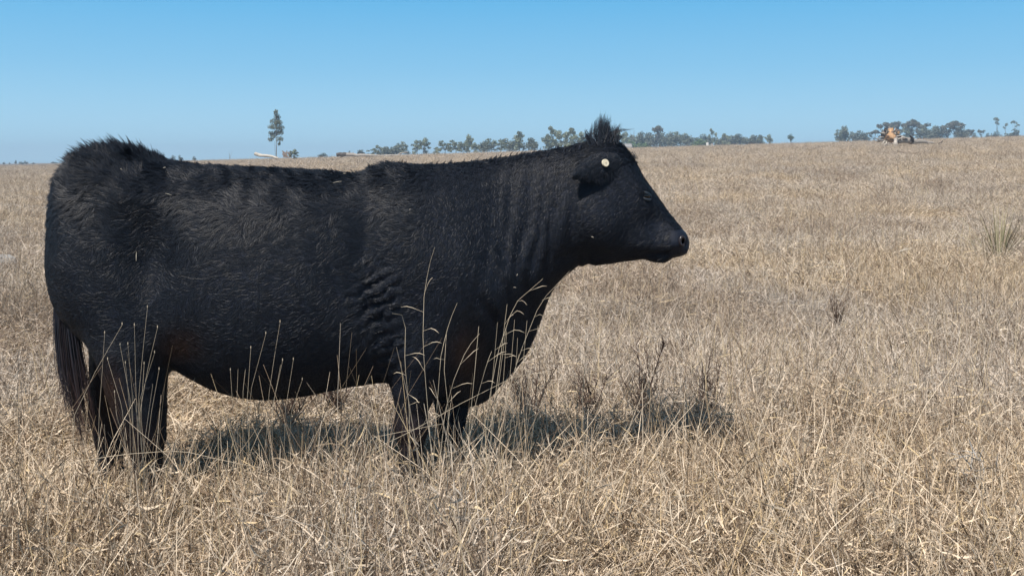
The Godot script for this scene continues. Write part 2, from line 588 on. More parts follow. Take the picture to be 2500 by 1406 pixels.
func tress(s: Shape, pts: Array, strands: int, r0: float, r1: float, width: float, col: Color, col2: Color, r: RandomNumberGenerator) -> void:
	# a lock of hair along a curve, strands spreading from r0 to r1
	var curve := Curve3D.new()
	for i in pts.size():
		var t: Vector3 = (pts[mini(i + 1, pts.size() - 1)] - pts[maxi(i - 1, 0)]) * 0.2
		curve.add_point(pts[i], -t, t)
	var total := curve.get_baked_length()
	for k in strands:
		var o := Vector3(r.randfn(), r.randfn() * 0.6, r.randfn()) * 0.6
		var len_ := r.randf_range(0.55, 1.0)
		var w2 := Vector3(r.randfn(), r.randfn(), r.randfn()) * 0.6
		var ps := []
		var ws := []
		for q in 9:
			var t := q / 8.0 * len_
			ps.append(curve.sample_baked(total * t) + o * lerpf(r0, r1, t) + w2 * sin(t * 5.0 + k) * r1 * 0.5)
			ws.append(width * (1.0 - 0.85 * pow(q / 8.0, 2.0)))
		var g := r.randf_range(0.7, 1.5)
		s.ribbon(ps, ws, Vector3(r.randfn(), 0.2, r.randfn() * 0.5), col * g, col2 * g)

func cow_details() -> void:
	var r := RandomNumberGenerator.new()
	r.seed = 31
	var black := Color(0.0112, 0.0155, 0.0250)
	var rust := Color(0.07, 0.036, 0.024)
	var hair := mat(Color.WHITE, 0.5, 0.4)
	# tail switch
	var s := Shape.new()
	for k in 52:
		var e := r.randf_range(-1.0, 1.0)
		var zz := r.randf_range(-0.05, 0.06)
		var endrow := r.randf_range(1010, 1160) - absf(e) * 50.0
		var mid := 168.0 + e * 32.0
		tress(s, [cowp(156 + e * 14, 560 + r.randf() * 160.0, 0.02 + zz * 0.5), cowp(158 + e * 25, 790, zz * 0.8), cowp(mid + 4, 900, zz), cowp(mid + 22 + r.randf_range(-10, 12), 1000, zz), cowp(lerpf(mid + 46, 222.0, 0.6) + r.randf_range(-12, 8), endrow, zz * 0.8)],
			16, 0.008, 0.011, 0.0026, black, black.lerp(rust, r.randf_range(0.1, 1.0)), r)
	part("tail_switch", s.mesh(hair), cow)
	# tousled hair on the poll
	s = Shape.new()
	var locks := [[[1470, 352], [1462, 318], [1470, 290], [1478, 268]], [[1475, 350], [1472, 315], [1466, 290], [1464, 272]], [[1480, 350], [1480, 312], [1486, 290], [1487, 276]], [[1462, 352], [1452, 325], [1455, 300], [1463, 284]],
		[[1484, 352], [1488, 320], [1482, 300], [1480, 282]], [[1490, 352], [1496, 335], [1508, 316], [1517, 297]], [[1494, 352], [1502, 322], [1514, 314], [1545, 317]], [[1486, 350], [1496, 322], [1504, 306], [1500, 296]],
		[[1450, 352], [1440, 330], [1445, 312], [1450, 300]], [[1455, 352], [1438, 332], [1425, 332], [1416, 341]], [[1450, 354], [1435, 340], [1424, 338], [1418, 346]], [[1446, 352], [1430, 328], [1428, 318], [1432, 312]], [[1500, 354], [1510, 332], [1516, 330], [1524, 344]],
		[[1472, 352], [1470, 322], [1476, 300], [1478, 278]], [[1478, 354], [1484, 330], [1484, 305], [1491, 288]], [[1466, 352], [1470, 325], [1463, 305], [1467, 282]], [[1535, 375], [1545, 380], [1552, 387], [1560, 383]], [[1492, 350], [1488, 330], [1496, 312], [1499, 303]]]
	for q in locks:
		for zz in [-0.05, -0.018, 0.018, 0.05]:
			var pts := []
			for a in q: pts.append(cowp(a[0] + r.randf_range(-4, 4), a[1] + r.randf_range(-4, 6), zz * (1.0 - 0.5 * (352.0 - a[1]) / 80.0)))
			tress(s, pts, 15, 0.014, 0.0035, 0.0014, black, black, r)
	part("poll_tuft", s.mesh(hair), cow)
	# long hair standing along rump and withers
	s = Shape.new()
	for k in 620:
		var px := r.randf_range(158, 400)
		if k > 300: px = r.randf_range(400, 880)
		if k > 430: px = r.randf_range(895, 990)
		if k > 480: px = r.randf_range(990, 1420)
		var row := along([[158, 430], [172, 402], [200, 382], [250, 370], [300, 368], [345, 374], [390, 390], [430, 396], [500, 406], [600, 411], [700, 415], [800, 421], [870, 425], [910, 420], [950, 412], [1000, 410], [1100, 405], [1200, 394], [1300, 377], [1420, 358]], px)
		var ln := lerpf(0.05, 0.095, r.randf()) * clampf(1.2 - absf(px - 270.0) / 190.0, 0.35, 1.0) if px < 400.0 else r.randf_range(0.02, 0.035) if px < 890.0 else r.randf_range(0.03, 0.05) if px < 990.0 else r.randf_range(0.02, 0.04)
		var zz := r.randf_range(-0.09, 0.09)
		var lean := lerpf(-1.4, -0.15, clampf((px - 158.0) / 240.0, 0.0, 1.0)) + r.randf_range(-0.3, 0.2)
		if px > 890.0: lean = r.randf_range(-0.2, 0.5)
		if px > 990.0: lean = r.randf_range(0.2, 1.0)
		if px > 400.0 and px < 890.0: lean = r.randf_range(-1.6, -0.5)
		var p := cowp(px, row, zz) - Vector3(0, absf(zz) * absf(zz) * 1.6 + 0.004, 0)
		var d := Vector3(lean, 1.0, zz * 2.0).normalized() * ln
		tress(s, [p, p + d * 0.5 + Vector3(0, 0.006, 0), p + d + Vector3(r.randf_range(-0.006, 0.006), 0, 0)], 9, 0.007, 0.0015, 0.0018, black, black, r)
	for k in 160:                                                 # soft fringe down the back of the rump
		var row := r.randf_range(410, 640)
		var px := along([[410, 178], [430, 168], [465, 157], [520, 149], [575, 146], [640, 148]], row)
		var p := cowp(px + 6.0, row, r.randf_range(-0.08, 0.08))
		var d := Vector3(-1.0, lerpf(0.75, -0.9, (row - 410.0) / 230.0) + r.randf_range(-0.2, 0.2), p.z * 3.0).normalized() * r.randf_range(0.025, 0.045)
		tress(s, [p, p + d * 0.5, p + d + Vector3(0, 0.004, 0)], 8, 0.008, 0.002, 0.0016, black, black, r)
	part("topline_hair", s.mesh(hair), cow)
	# ears
	for sd in [1.0, -1.0]:
		s = Shape.new()
		for face in 2:
			var b := s.v.size()
			for i in 13:
				for j in 10:
					var q := j / 4.5 - 1.0
					var e := ear_at(i / 12.0, q)
					var p: Vector3 = e[0] + e[1] * (0.0 if face == 0 else -0.007) * (1.0 - q * q)
					var nn: Vector3 = e[1] * (1.0 if face == 0 else -1.0)
					s.v.append(p * Vector3(1, 1, sd)); s.n.append(nn * Vector3(1, 1, sd)); s.c.append(black)
			for i in 12:
				for j in 9:
					var a := b + i * 10 + j
					s.f.append_array(PackedInt32Array([a, a + 1, a + 10, a + 1, a + 11, a + 10]))
		var ear := part("ear", s.mesh(mat(Color.WHITE, 0.62, 0.35)), cow)
		var fr := Shape.new()
		for k in 60:                                              # longer hair along the lower edge
			var t := r.randf_range(0.05, 0.7)
			var e := ear_at(t, r.randf_range(0.75, 1.0) * EAR_LOW)
			var d: Vector3 = (e[2] * r.randf_range(-0.2, 0.5) + Vector3(0.25, -1.0, 0.1)).normalized() * r.randf_range(0.015, 0.035)
			var pts := [e[0], e[0] + d * 0.5, e[0] + d + Vector3(0.004, 0, -0.003)]
			for w in 3: pts[w] = pts[w] * Vector3(1, 1, sd)
			tress(fr, pts, 8, 0.005, 0.002, 0.0011, black, black, r)
		part("ear_hair", fr.mesh(hair), ear)
		if sd > 0.0:
			var er := ear_at(0.40, 0.05)
			var face_dir: Vector3 = (er[1] + Vector3(0.25, -0.1, 0.2)).normalized()
			var tb := Basis(face_dir.cross(Vector3.FORWARD).normalized(), face_dir, Vector3.ZERO)
			tb.z = tb.x.cross(tb.y)
			var disc := CylinderMesh.new()
			disc.top_radius = 0.0138; disc.bottom_radius = 0.0146; disc.height = 0.005; disc.radial_segments = 40
			disc.material = mat(Color(0.66, 0.60, 0.46).linear_to_srgb(), 0.6, 0.4, false)
			var et := part("ear_tag", disc, ear)
			et.transform = Transform3D(tb, er[0] + face_dir * 0.014)
			et.set_meta("label", "round cream-white plastic ear tag")
			var pin := CylinderMesh.new()
			pin.top_radius = 0.0016; pin.bottom_radius = 0.0022; pin.height = 0.002
			pin.material = mat(Color(0.42, 0.34, 0.22).linear_to_srgb(), 0.6, 0.4, false)
			part("tag_pin", pin, ear).transform = Transform3D(tb, er[0] + face_dir * 0.0175)
	# eyes, nostril rims and hooves
	for sd in [1.0, -1.0]:
		var c := surface_at(1577, 477, sd)
		var eye := SphereMesh.new()
		eye.radius = 0.017; eye.height = 0.034
		eye.material = mat(Color(0.03, 0.022, 0.02), 0.08, 0.5, false)
		part("eye", eye, cow).position = c + Vector3(0.0, 0, -0.004 * sd)
		var lid := Shape.new()
		for up in [1.0, -1.0]:
			var pts := []
			for i in 7:
				var a := lerpf(-1.1, 1.1, i / 6.0)
				pts.append(c + Vector3(sin(a) * 0.024 * 0.9 + 0.0, up * cos(a) * 0.012 - sin(a) * 0.008, (0.008 - absf(sin(a)) * 0.008) * sd))
			lid.tube(pts, [0.003, 0.005, 0.006, 0.006, 0.006, 0.005, 0.003], 8, black * 1.3)
		part("eyelid", lid.mesh(mat(Color.WHITE, 0.45, 0.5)), cow)
		var no := surface_at(1667, 590, sd)
		var rim := Shape.new()
		var ring := []
		for i in 9:
			var a := lerpf(0.2, TAU * 0.86, i / 8.0)
			ring.append(no + Vector3(cos(a) * 0.011, sin(a) * 0.016, 0.008 * sd - cos(a) * 0.004 * sd))
		rim.tube(ring, [0.003, 0.005, 0.006, 0.006, 0.006, 0.006, 0.005, 0.005, 0.003], 8, Color(0.02, 0.018, 0.02))
		var nostril := part("nostril", rim.mesh(mat(Color.WHITE, 0.3, 0.5)), cow)
		var hole := SphereMesh.new()
		hole.radius = 0.01; hole.height = 0.02
		hole.material = mat(Color(0.02, 0.015, 0.015), 0.9, 0.1, false)
		var hp := part("nostril_opening", hole, nostril)
		hp.transform = Transform3D(Basis.from_scale(Vector3(0.85, 1.3, 0.4)), no + Vector3(0, 0, 0.001 * sd))
	for l in limbs.slice(0, 4):
		var p: Vector3 = l[0][-1]
		var hoof := Shape.new()
		for cl in [-1.0, 1.0]:
			var o := Vector3(p.x, 0, p.z + cl * 0.026)
			hoof.tube([o + Vector3(0.005, p.y + 0.01, 0), o + Vector3(0.02, p.y * 0.5, 0), o + Vector3(0.032, 0.004, 0)], [0.026, 0.034, 0.04], 12, Color(0.03, 0.027, 0.025))
		part("hoof", hoof.mesh(mat(Color.WHITE, 0.5)), cow)
	# chaff caught in the coat
	s = Shape.new()
	for k in 48:
		var i := r.randi() % net_v.size()
		var p := net_v[i]
		if p.z < 0.05 or p.y < 0.55: continue
		var d := Vector3(r.randfn(), r.randfn(), 0).normalized() * r.randf_range(0.002, 0.007) * (2.5 if k % 12 == 0 else 1.0)
		p += net_n[i] * 0.012
		s.ribbon([p - d, p + Vector3(0, 0.001, 0.001), p + d], [0.001, r.randf_range(0.002, 0.0035), 0.001], Vector3(d.y, -d.x, 0), Color(0.36, 0.33, 0.28))
	var ch := part("chaff", s.mesh(mat(Color.WHITE, 0.8, 0.2)), cow)
	ch.set_meta("kind", "stuff")

const EAR_LOW := 1.0

func ear_at(t: float, q: float) -> Array:                      # [place, normal, direction to the tip] on the outer face of the near ear
	var base := cowp(1510, 393, 0.095)
	var ax := cowp(1404, 416, 0.175) - base
	var dir := ax.normalized()
	var across := dir.cross(Vector3(0.2, 0.42, 0.88)).normalized()
	if across.y > 0.0: across = -across
	var nn := dir.cross(across).normalized()
	if nn.z < 0.0: nn = -nn
	var wd := 0.047 * pow(sin(PI * clampf(0.18 + t * 0.82, 0.0, 1.0)), 0.7)
	var p := base + ax * t + across * q * wd + nn * (0.02 * (1.0 - q * q) - 0.01 * t * t) + Vector3(0, -0.018 * t * t, 0)
	return [p, (nn + across * q * 0.6).normalized(), dir]

func surface_at(px: float, row: float, sd: float) -> Vector3:  # the coat where a line of sight meets it, or its mirror image
	var best := 9.0
	var hit := Vector3.ZERO
	for i in net_v.size():
		var p := net_v[i]
		if p.z < 0.0: continue
		var q := Vector2(p.x / (COW_D - p.z) * FOCAL + 1250.0 - px, AXIS_ROW + (EYE - p.y) / (COW_D - p.z) * FOCAL - row)
		if q.length() < best * 10.0:
			best = q.length() / 10.0
			hit = p
	hit.z *= sd
	return hit

# ---------------------------------------------------------------- grass
func straw(r: RandomNumberGenerator) -> Color:
	var t := r.randf()
	var c := Color(0.66, 0.57, 0.48)
	if t < 0.30: c = Color(0.73, 0.65, 0.565)
	elif t < 0.48: c = Color(0.48, 0.395, 0.31)
	elif t < 0.62: c = Color(0.54, 0.485, 0.425)
	elif t < 0.70: c = Color(0.62, 0.515, 0.36)
	elif t < 0.88: c = Color(0.19, 0.148, 0.118)
	return c * r.randf_range(0.75, 1.15)

func tuft(seed_: int, blades: int, litter: int, stems: int, radius: float, tall: float) -> Shape:
	var r := RandomNumberGenerator.new()
	r.seed = seed_
	var s := Shape.new()
	for i in blades:
		var a := r.randf() * TAU
		var q := sqrt(r.randf()) * radius
		var p := Vector3(cos(a) * q, -0.01, sin(a) * q)
		var az := a + r.randfn() * 1.1
		var out := Vector3(cos(az), 0, sin(az))
		var ln := tall * r.randf_range(0.45, 1.05)
		var lean := r.randf_range(0.1, 0.75)
		var droop := r.randf_range(0.0, 1.3)
		var w := r.randf_range(0.0018, 0.0042)
		var pts := [p]
		var d := (Vector3.UP + out * lean).normalized()
		var cur := p
		var kink := r.randf_range(-0.4, 0.4)
		for k in 4:
			cur += d * ln * 0.25
			pts.append(cur)
			d = (d + out * droop * 0.33 - Vector3.UP * droop * 0.25 * k + out.cross(Vector3.UP) * kink).normalized()
		s.ribbon(pts, [w * 0.8, w, w, w * 0.7, w * 0.15], Vector3(r.randfn(), 0, r.randfn()), straw(r))
	for i in litter:
		var a := r.randf() * TAU
		var q := sqrt(r.randf()) * radius * 1.15
		var h := tall * r.randf_range(0.05, 0.85) * (1.0 - 0.3 * q / radius)
		var cur := Vector3(cos(a) * q, h, sin(a) * q)
		var d := Vector3(r.randfn(), r.randfn() * 0.6, r.randfn()).normalized()
		var turn := Vector3(r.randfn(), r.randfn(), r.randfn()).normalized()
		var ln := r.randf_range(0.035, 0.11)
		var curl := r.randf_range(0.1, 0.9)
		var w := r.randf_range(0.002, 0.0045)
		var pts := [cur]
		for k in 4:
			cur += d * ln * 0.25
			pts.append(cur)
			d = d.rotated(turn, curl)
		s.ribbon(pts, [w * 0.3, w, w, w * 0.8, w * 0.1], turn, straw(r))
	for i in stems:
		var a := r.randf() * TAU
		var q := sqrt(r.randf()) * radius
		var p := Vector3(cos(a) * q, -0.01, sin(a) * q)
		var lean := Vector3(r.randfn(), 0, r.randfn()) * 0.24
		var ln := tall * r.randf_range(1.0, 1.7)
		var bow := Vector3(r.randfn(), -0.3 * r.randf(), r.randfn()) * 0.09
		var pts := []
		for k in 5:
			var t := k / 4.0
			pts.append(p + (Vector3.UP + lean * t) * ln * t + bow * t * t)
		var w := r.randf_range(0.0016, 0.0028)
		var c := straw(r)
		s.ribbon(pts, [w, w, w * 0.9, w * 0.7, w * 0.4], Vector3(r.randfn(), 0, r.randfn()), c)
		s.ribbon(pts, [w, w, w * 0.9, w * 0.7, w * 0.4], Vector3(r.randfn(), 0, r.randfn()), c)
		if r.randf() < 0.22:
			var b: Vector3 = pts[1 + r.randi() % 3]
			var o := Vector3(r.randfn(), 0.4, r.randfn()).normalized()
			s.ribbon([b, b + o * 0.03, b + o * 0.06 - Vector3(0, 0.004, 0), b + o * 0.08 - Vector3(0, 0.02 * r.randf(), 0)], [0.0016, 0.0028, 0.002, 0.0004], Vector3.UP, c)
	return s

func make_grass() -> void:
	var root := thing("dry_grass", "dry straw-coloured grass covering the whole paddock", "grass", Vector3.ZERO, "", "stuff")
	var gm := mat(Color.WHITE, 0.75, 0.25)
	gm.backlight_enabled = true
	gm.backlight = Color(0.10, 0.09, 0.08)
	var kinds := []
	for k in 5: kinds.append(tuft(100 + k, 60, 80, 3, 0.12, 0.25))       # 0-4 tangled leafy
	for k in 3: kinds.append(tuft(200 + k, 85, 60, 4, 0.11, 0.27))      # 5-7 upright with stems
	for k in 2: kinds.append(tuft(300 + k, 30, 110, 1, 0.14, 0.16))      # 8-9 low and matted
	var bufs := []
	for k in kinds.size(): bufs.append(PackedFloat32Array())
	var r := RandomNumberGenerator.new()
	r.seed = 5
	var bands := [[1.3, 9.0, 0.095, 1.0], [9.0, 22.0, 0.17, 1.35], [22.0, 55.0, 0.33, 1.9], [55.0, 110.0, 0.62, 2.6], [110.0, 235.0, 1.0, 3.2]]
	for b in bands:
		var d: float = b[0]
		while d < b[1]:
			var half: float = 0.62 * d + 1.6
			var x := -half
			while x < half:
				var p := Vector3(x + r.randf_range(-0.6, 0.6) * b[2], 0, -d + r.randf_range(-0.6, 0.6) * b[2])
				x += b[2]
				var n1 := noise.get_noise_2d(p.x * 5.0, p.z * 5.0)
				var n2 := noise.get_noise_2d(p.x * 1.1 + 500.0, p.z * 1.1)
				var n3 := noise.get_noise_2d(p.x * 2.3 - 700.0, p.z * 2.3 + 90.0)
				p.y = ground(p.x, p.z)
				var k := r.randi() % 5
				if n1 + r.randf_range(-0.25, 0.25) > 0.14: k = 5 + r.randi() % 3
				elif n2 + n1 * 0.4 + r.randf_range(-0.2, 0.2) < -0.12: k = 8 + r.randi() % 2
				var sc: float = b[3] * r.randf_range(0.8, 1.25)
				var hs: float = pow(b[3], 0.28) * r.randf_range(0.75, 1.25) * (1.0 + 0.75 * n1 + 0.35 * n3)
				if d > 2.75 and d < 3.7: hs *= 1.0 + (0.08 if k >= 5 and k <= 7 else 0.45) * clampf(0.5 + noise.get_noise_2d(p.x * 9.0 + 40.0, p.z * 9.0) * 2.0, 0.0, 1.0)
				var col := Color(1, 1, 1).lerp(Color(0.86, 0.88, 0.92), clampf(n2 * 2.2, 0.0, 1.0)).lerp(Color(1.03, 0.96, 0.83), clampf(n3 * 2.0, 0.0, 0.8))
				col = col.lerp(Color(0.72, 0.66, 0.6), clampf(-n3 * 2.2 - 0.15, 0.0, 0.75)) * r.randf_range(0.85, 1.1)
				var bs := Basis(Vector3.UP, r.randf() * TAU) * Basis.from_scale(Vector3(sc, hs, sc))
				bs = Basis(Vector3(r.randfn(), 0, r.randfn()).normalized(), r.randfn() * 0.13) * bs
				push(bufs[k], bs, p, col)
			d += b[2]
	for k in kinds.size():
		copies("grass_tuft", kinds[k].mesh(gm), bufs[k], root)

# ---------------------------------------------------------------- trees
var bark: StandardMaterial3D
var leafm: StandardMaterial3D

func crown_shape(blobs: Array, leaves: int, size: float, col: Color, r: RandomNumberGenerator) -> Shape:
	var s := Shape.new()
	var vol := 0.0
	for b in blobs: vol += b[3] * b[4]
	for b in blobs:
		var tone := r.randf_range(0.8, 1.2)
		for i in int(leaves * b[3] * b[4] / vol):
			var d := Vector3(r.randfn(), r.randfn(), r.randfn()).normalized() * pow(r.randf(), 0.45)
			var p := Vector3(b[0] + d.x * b[3], b[1] + d.y * b[4], b[2] + d.z * b[3])
			var o := Vector3(r.randfn(), r.randfn() - 0.3, r.randfn()).normalized() * size * r.randf_range(0.6, 1.4)
			var sd := Vector3(r.randfn(), r.randfn(), r.randfn())
			var g := tone * r.randf_range(0.7, 1.3)
			s.ribbon([p - o * 0.5, p + sd * size * 0.1, p + o * 0.5], [size * 0.15, size * r.randf_range(0.4, 0.7), size * 0.1], sd, col * g)
	return s

func tree_kind(kind: String, seed_: int) -> Array:               # [trunk mesh, crown mesh], one metre high and about one wide
	var r := RandomNumberGenerator.new()
	r.seed = seed_
	var blobs := []
	var t := Shape.new()
	var tint := Color(0.16, 0.14, 0.12)
	var leaf := Color(0.135, 0.15, 0.115)
	var n := 500
	var size := 0.055
	var tr := 0.018
	match kind:
		"slender":
			for q in [[0.0, 0.95, 0.09, 0.07], [0.02, 0.86, 0.14, 0.07], [-0.04, 0.77, 0.2, 0.08], [0.08, 0.74, 0.16, 0.08], [-0.06, 0.66, 0.2, 0.06], [0.1, 0.64, 0.17, 0.07], [0.17, 0.55, 0.1, 0.06], [-0.12, 0.53, 0.12, 0.06], [0.02, 0.55, 0.12, 0.06], [-0.15, 0.42, 0.11, 0.06], [0.1, 0.42, 0.13, 0.07], [-0.02, 0.48, 0.1, 0.05], [0.12, 0.33, 0.06, 0.04]]:
				blobs.append([q[0] * 1.5 + r.randfn() * 0.03, q[1], r.randf_range(-0.15, 0.15), q[2] * 1.05, q[3] * 0.85])
			n = 2200; size = 0.036; tr = 0.011
			t.tube([Vector3(-0.02, 0.0, 0.01), Vector3(-0.035, 0.2, 0.02), Vector3(-0.05, 0.38, 0.03)], [0.006, 0.005, 0.003], 5, tint)
			t.tube([Vector3(0.02, 0.0, 0.02), Vector3(0.03, 0.22, 0.02), Vector3(0.06, 0.4, 0.03)], [0.005, 0.004, 0.003], 5, tint)
		"open":
			for i in 13 + r.randi() % 4:
				var hy := r.randf_range(0.16, 0.88)
				var sp := 0.42 * (1.0 - pow(absf(hy - 0.45) * 1.7, 2.0))
				blobs.append([r.randf_range(-sp, sp), hy, r.randf_range(-sp, sp) * 0.8, r.randf_range(0.11, 0.18), r.randf_range(0.07, 0.12)])
			n = 780; size = 0.085
			leaf = Color(0.19, 0.215, 0.15)
		"dense":
			for i in 9: blobs.append([r.randf_range(-0.3, 0.3), r.randf_range(0.3, 0.8), r.randf_range(-0.3, 0.3), r.randf_range(0.17, 0.27), r.randf_range(0.14, 0.22)])
			blobs.append([0.0, 0.25, 0.0, 0.4, 0.2])
			n = 900; size = 0.095
		"umbrella":
			for i in 8: blobs.append([r.randf_range(-0.4, 0.4), r.randf_range(0.74, 0.9), r.randf_range(-0.35, 0.35), r.randf_range(0.14, 0.22), r.randf_range(0.06, 0.11)])
			for i in 3: blobs.append([r.randf_range(-0.35, 0.35), r.randf_range(0.5, 0.7), r.randf_range(-0.3, 0.3), r.randf_range(0.1, 0.15), r.randf_range(0.06, 0.09)])
			n = 620; size = 0.09
			leaf = Color(0.13, 0.13, 0.105)
		"lollipop":
			for q in [[0.0, 0.92, 0.22, 0.08], [-0.2, 0.88, 0.14, 0.05], [0.3, 0.76, 0.16, 0.06], [0.12, 0.7, 0.1, 0.05], [0.2, 0.86, 0.12, 0.05]]: blobs.append([q[0], q[1], r.randf_range(-0.15, 0.15), q[2], q[3]])
			n = 220; size = 0.07; tr = 0.014
		"parasol":
			for i in 7: blobs.append([r.randf_range(-0.22, 0.22), r.randf_range(0.55, 0.72), r.randf_range(-0.22, 0.22), 0.26, 0.17])
			blobs.append([0.0, 0.84, 0.0, 0.22, 0.15])
			n = 420; size = 0.09; tr = 0.05
			leaf = Color(0.06, 0.085, 0.04)
		"bush":
			for i in 7: blobs.append([r.randf_range(-0.3, 0.3), r.randf_range(0.2, 0.65), r.randf_range(-0.3, 0.3), r.randf_range(0.2, 0.3), r.randf_range(0.2, 0.3)])
			n = 420; size = 0.11; tr = 0.03
			leaf = Color(0.09, 0.105, 0.08)
		"greenbush":
			for i in 8: blobs.append([r.randf_range(-0.3, 0.3), r.randf_range(0.2, 0.65), r.randf_range(-0.3, 0.3), r.randf_range(0.2, 0.3), r.randf_range(0.2, 0.3)])
			n = 460; size = 0.11; tr = 0.03
			leaf = Color(0.12, 0.18, 0.07)
		"dead":
			n = 0; tr = 0.02
			for i in 6: blobs.append([r.randf_range(-0.4, 0.4), r.randf_range(0.6, 1.0), r.randf_range(-0.3, 0.3), 0.02, 0.02])
			tint = Color(0.2, 0.18, 0.16)
	var fork := Vector3(r.randf_range(-0.03, 0.03), 0.3, 0)
	if kind == "slender": fork = Vector3(0.01, 0.5, 0)
	t.tube([Vector3(0, -0.12, 0), Vector3(0.006, 0.02, 0), fork * 0.6, fork], [tr * 1.5, tr * 1.25, tr, tr * 0.8], 7, tint)
	if kind == "slender" or kind == "lollipop":
		t.tube([fork, Vector3(0.02, 0.7, 0.01), Vector3(0.0, 0.9, 0)], [tr * 0.8, tr * 0.6, tr * 0.3], 6, tint)
	for b in blobs:
		var e := Vector3(b[0], b[1], b[2])
		if e.y < fork.y: continue
		var m := fork.lerp(e, 0.5) + Vector3(0, -0.03, 0) + Vector3(r.randfn(), r.randfn(), r.randfn()) * 0.02
		t.tube([fork, m, e], [tr * 0.55, tr * 0.38, tr * 0.16], 5, tint)
	var crown = null
	if n > 0: crown = crown_shape(blobs, n, size, leaf, r).mesh(leafm)
	return [t.mesh(bark), crown]

func plant_tree(called: String, kind: Array, px: float, d: float, top_row: float, width: float, label: String, group: String, category := "tree", turn := -99.0) -> void:
	var at := on_ground(px, d)
	var tall := EYE - (top_row - AXIS_ROW) / FOCAL * d - at.y
	var wide := width / FOCAL * d
	var o := thing(called, label, category, at, group)
	o.basis = Basis(Vector3.UP, rng.randf() * TAU if turn < -9.0 else turn) * Basis.from_scale(Vector3(wide * 1.12, tall * 1.06, wide * 1.12))
	part("trunk", kind[0], o)
	if kind[1]: part("crown", kind[1], o)

const KIND := {"open": "open-crowned", "dense": "dense round-crowned", "umbrella": "flat-topped", "bush": "low bushy"}

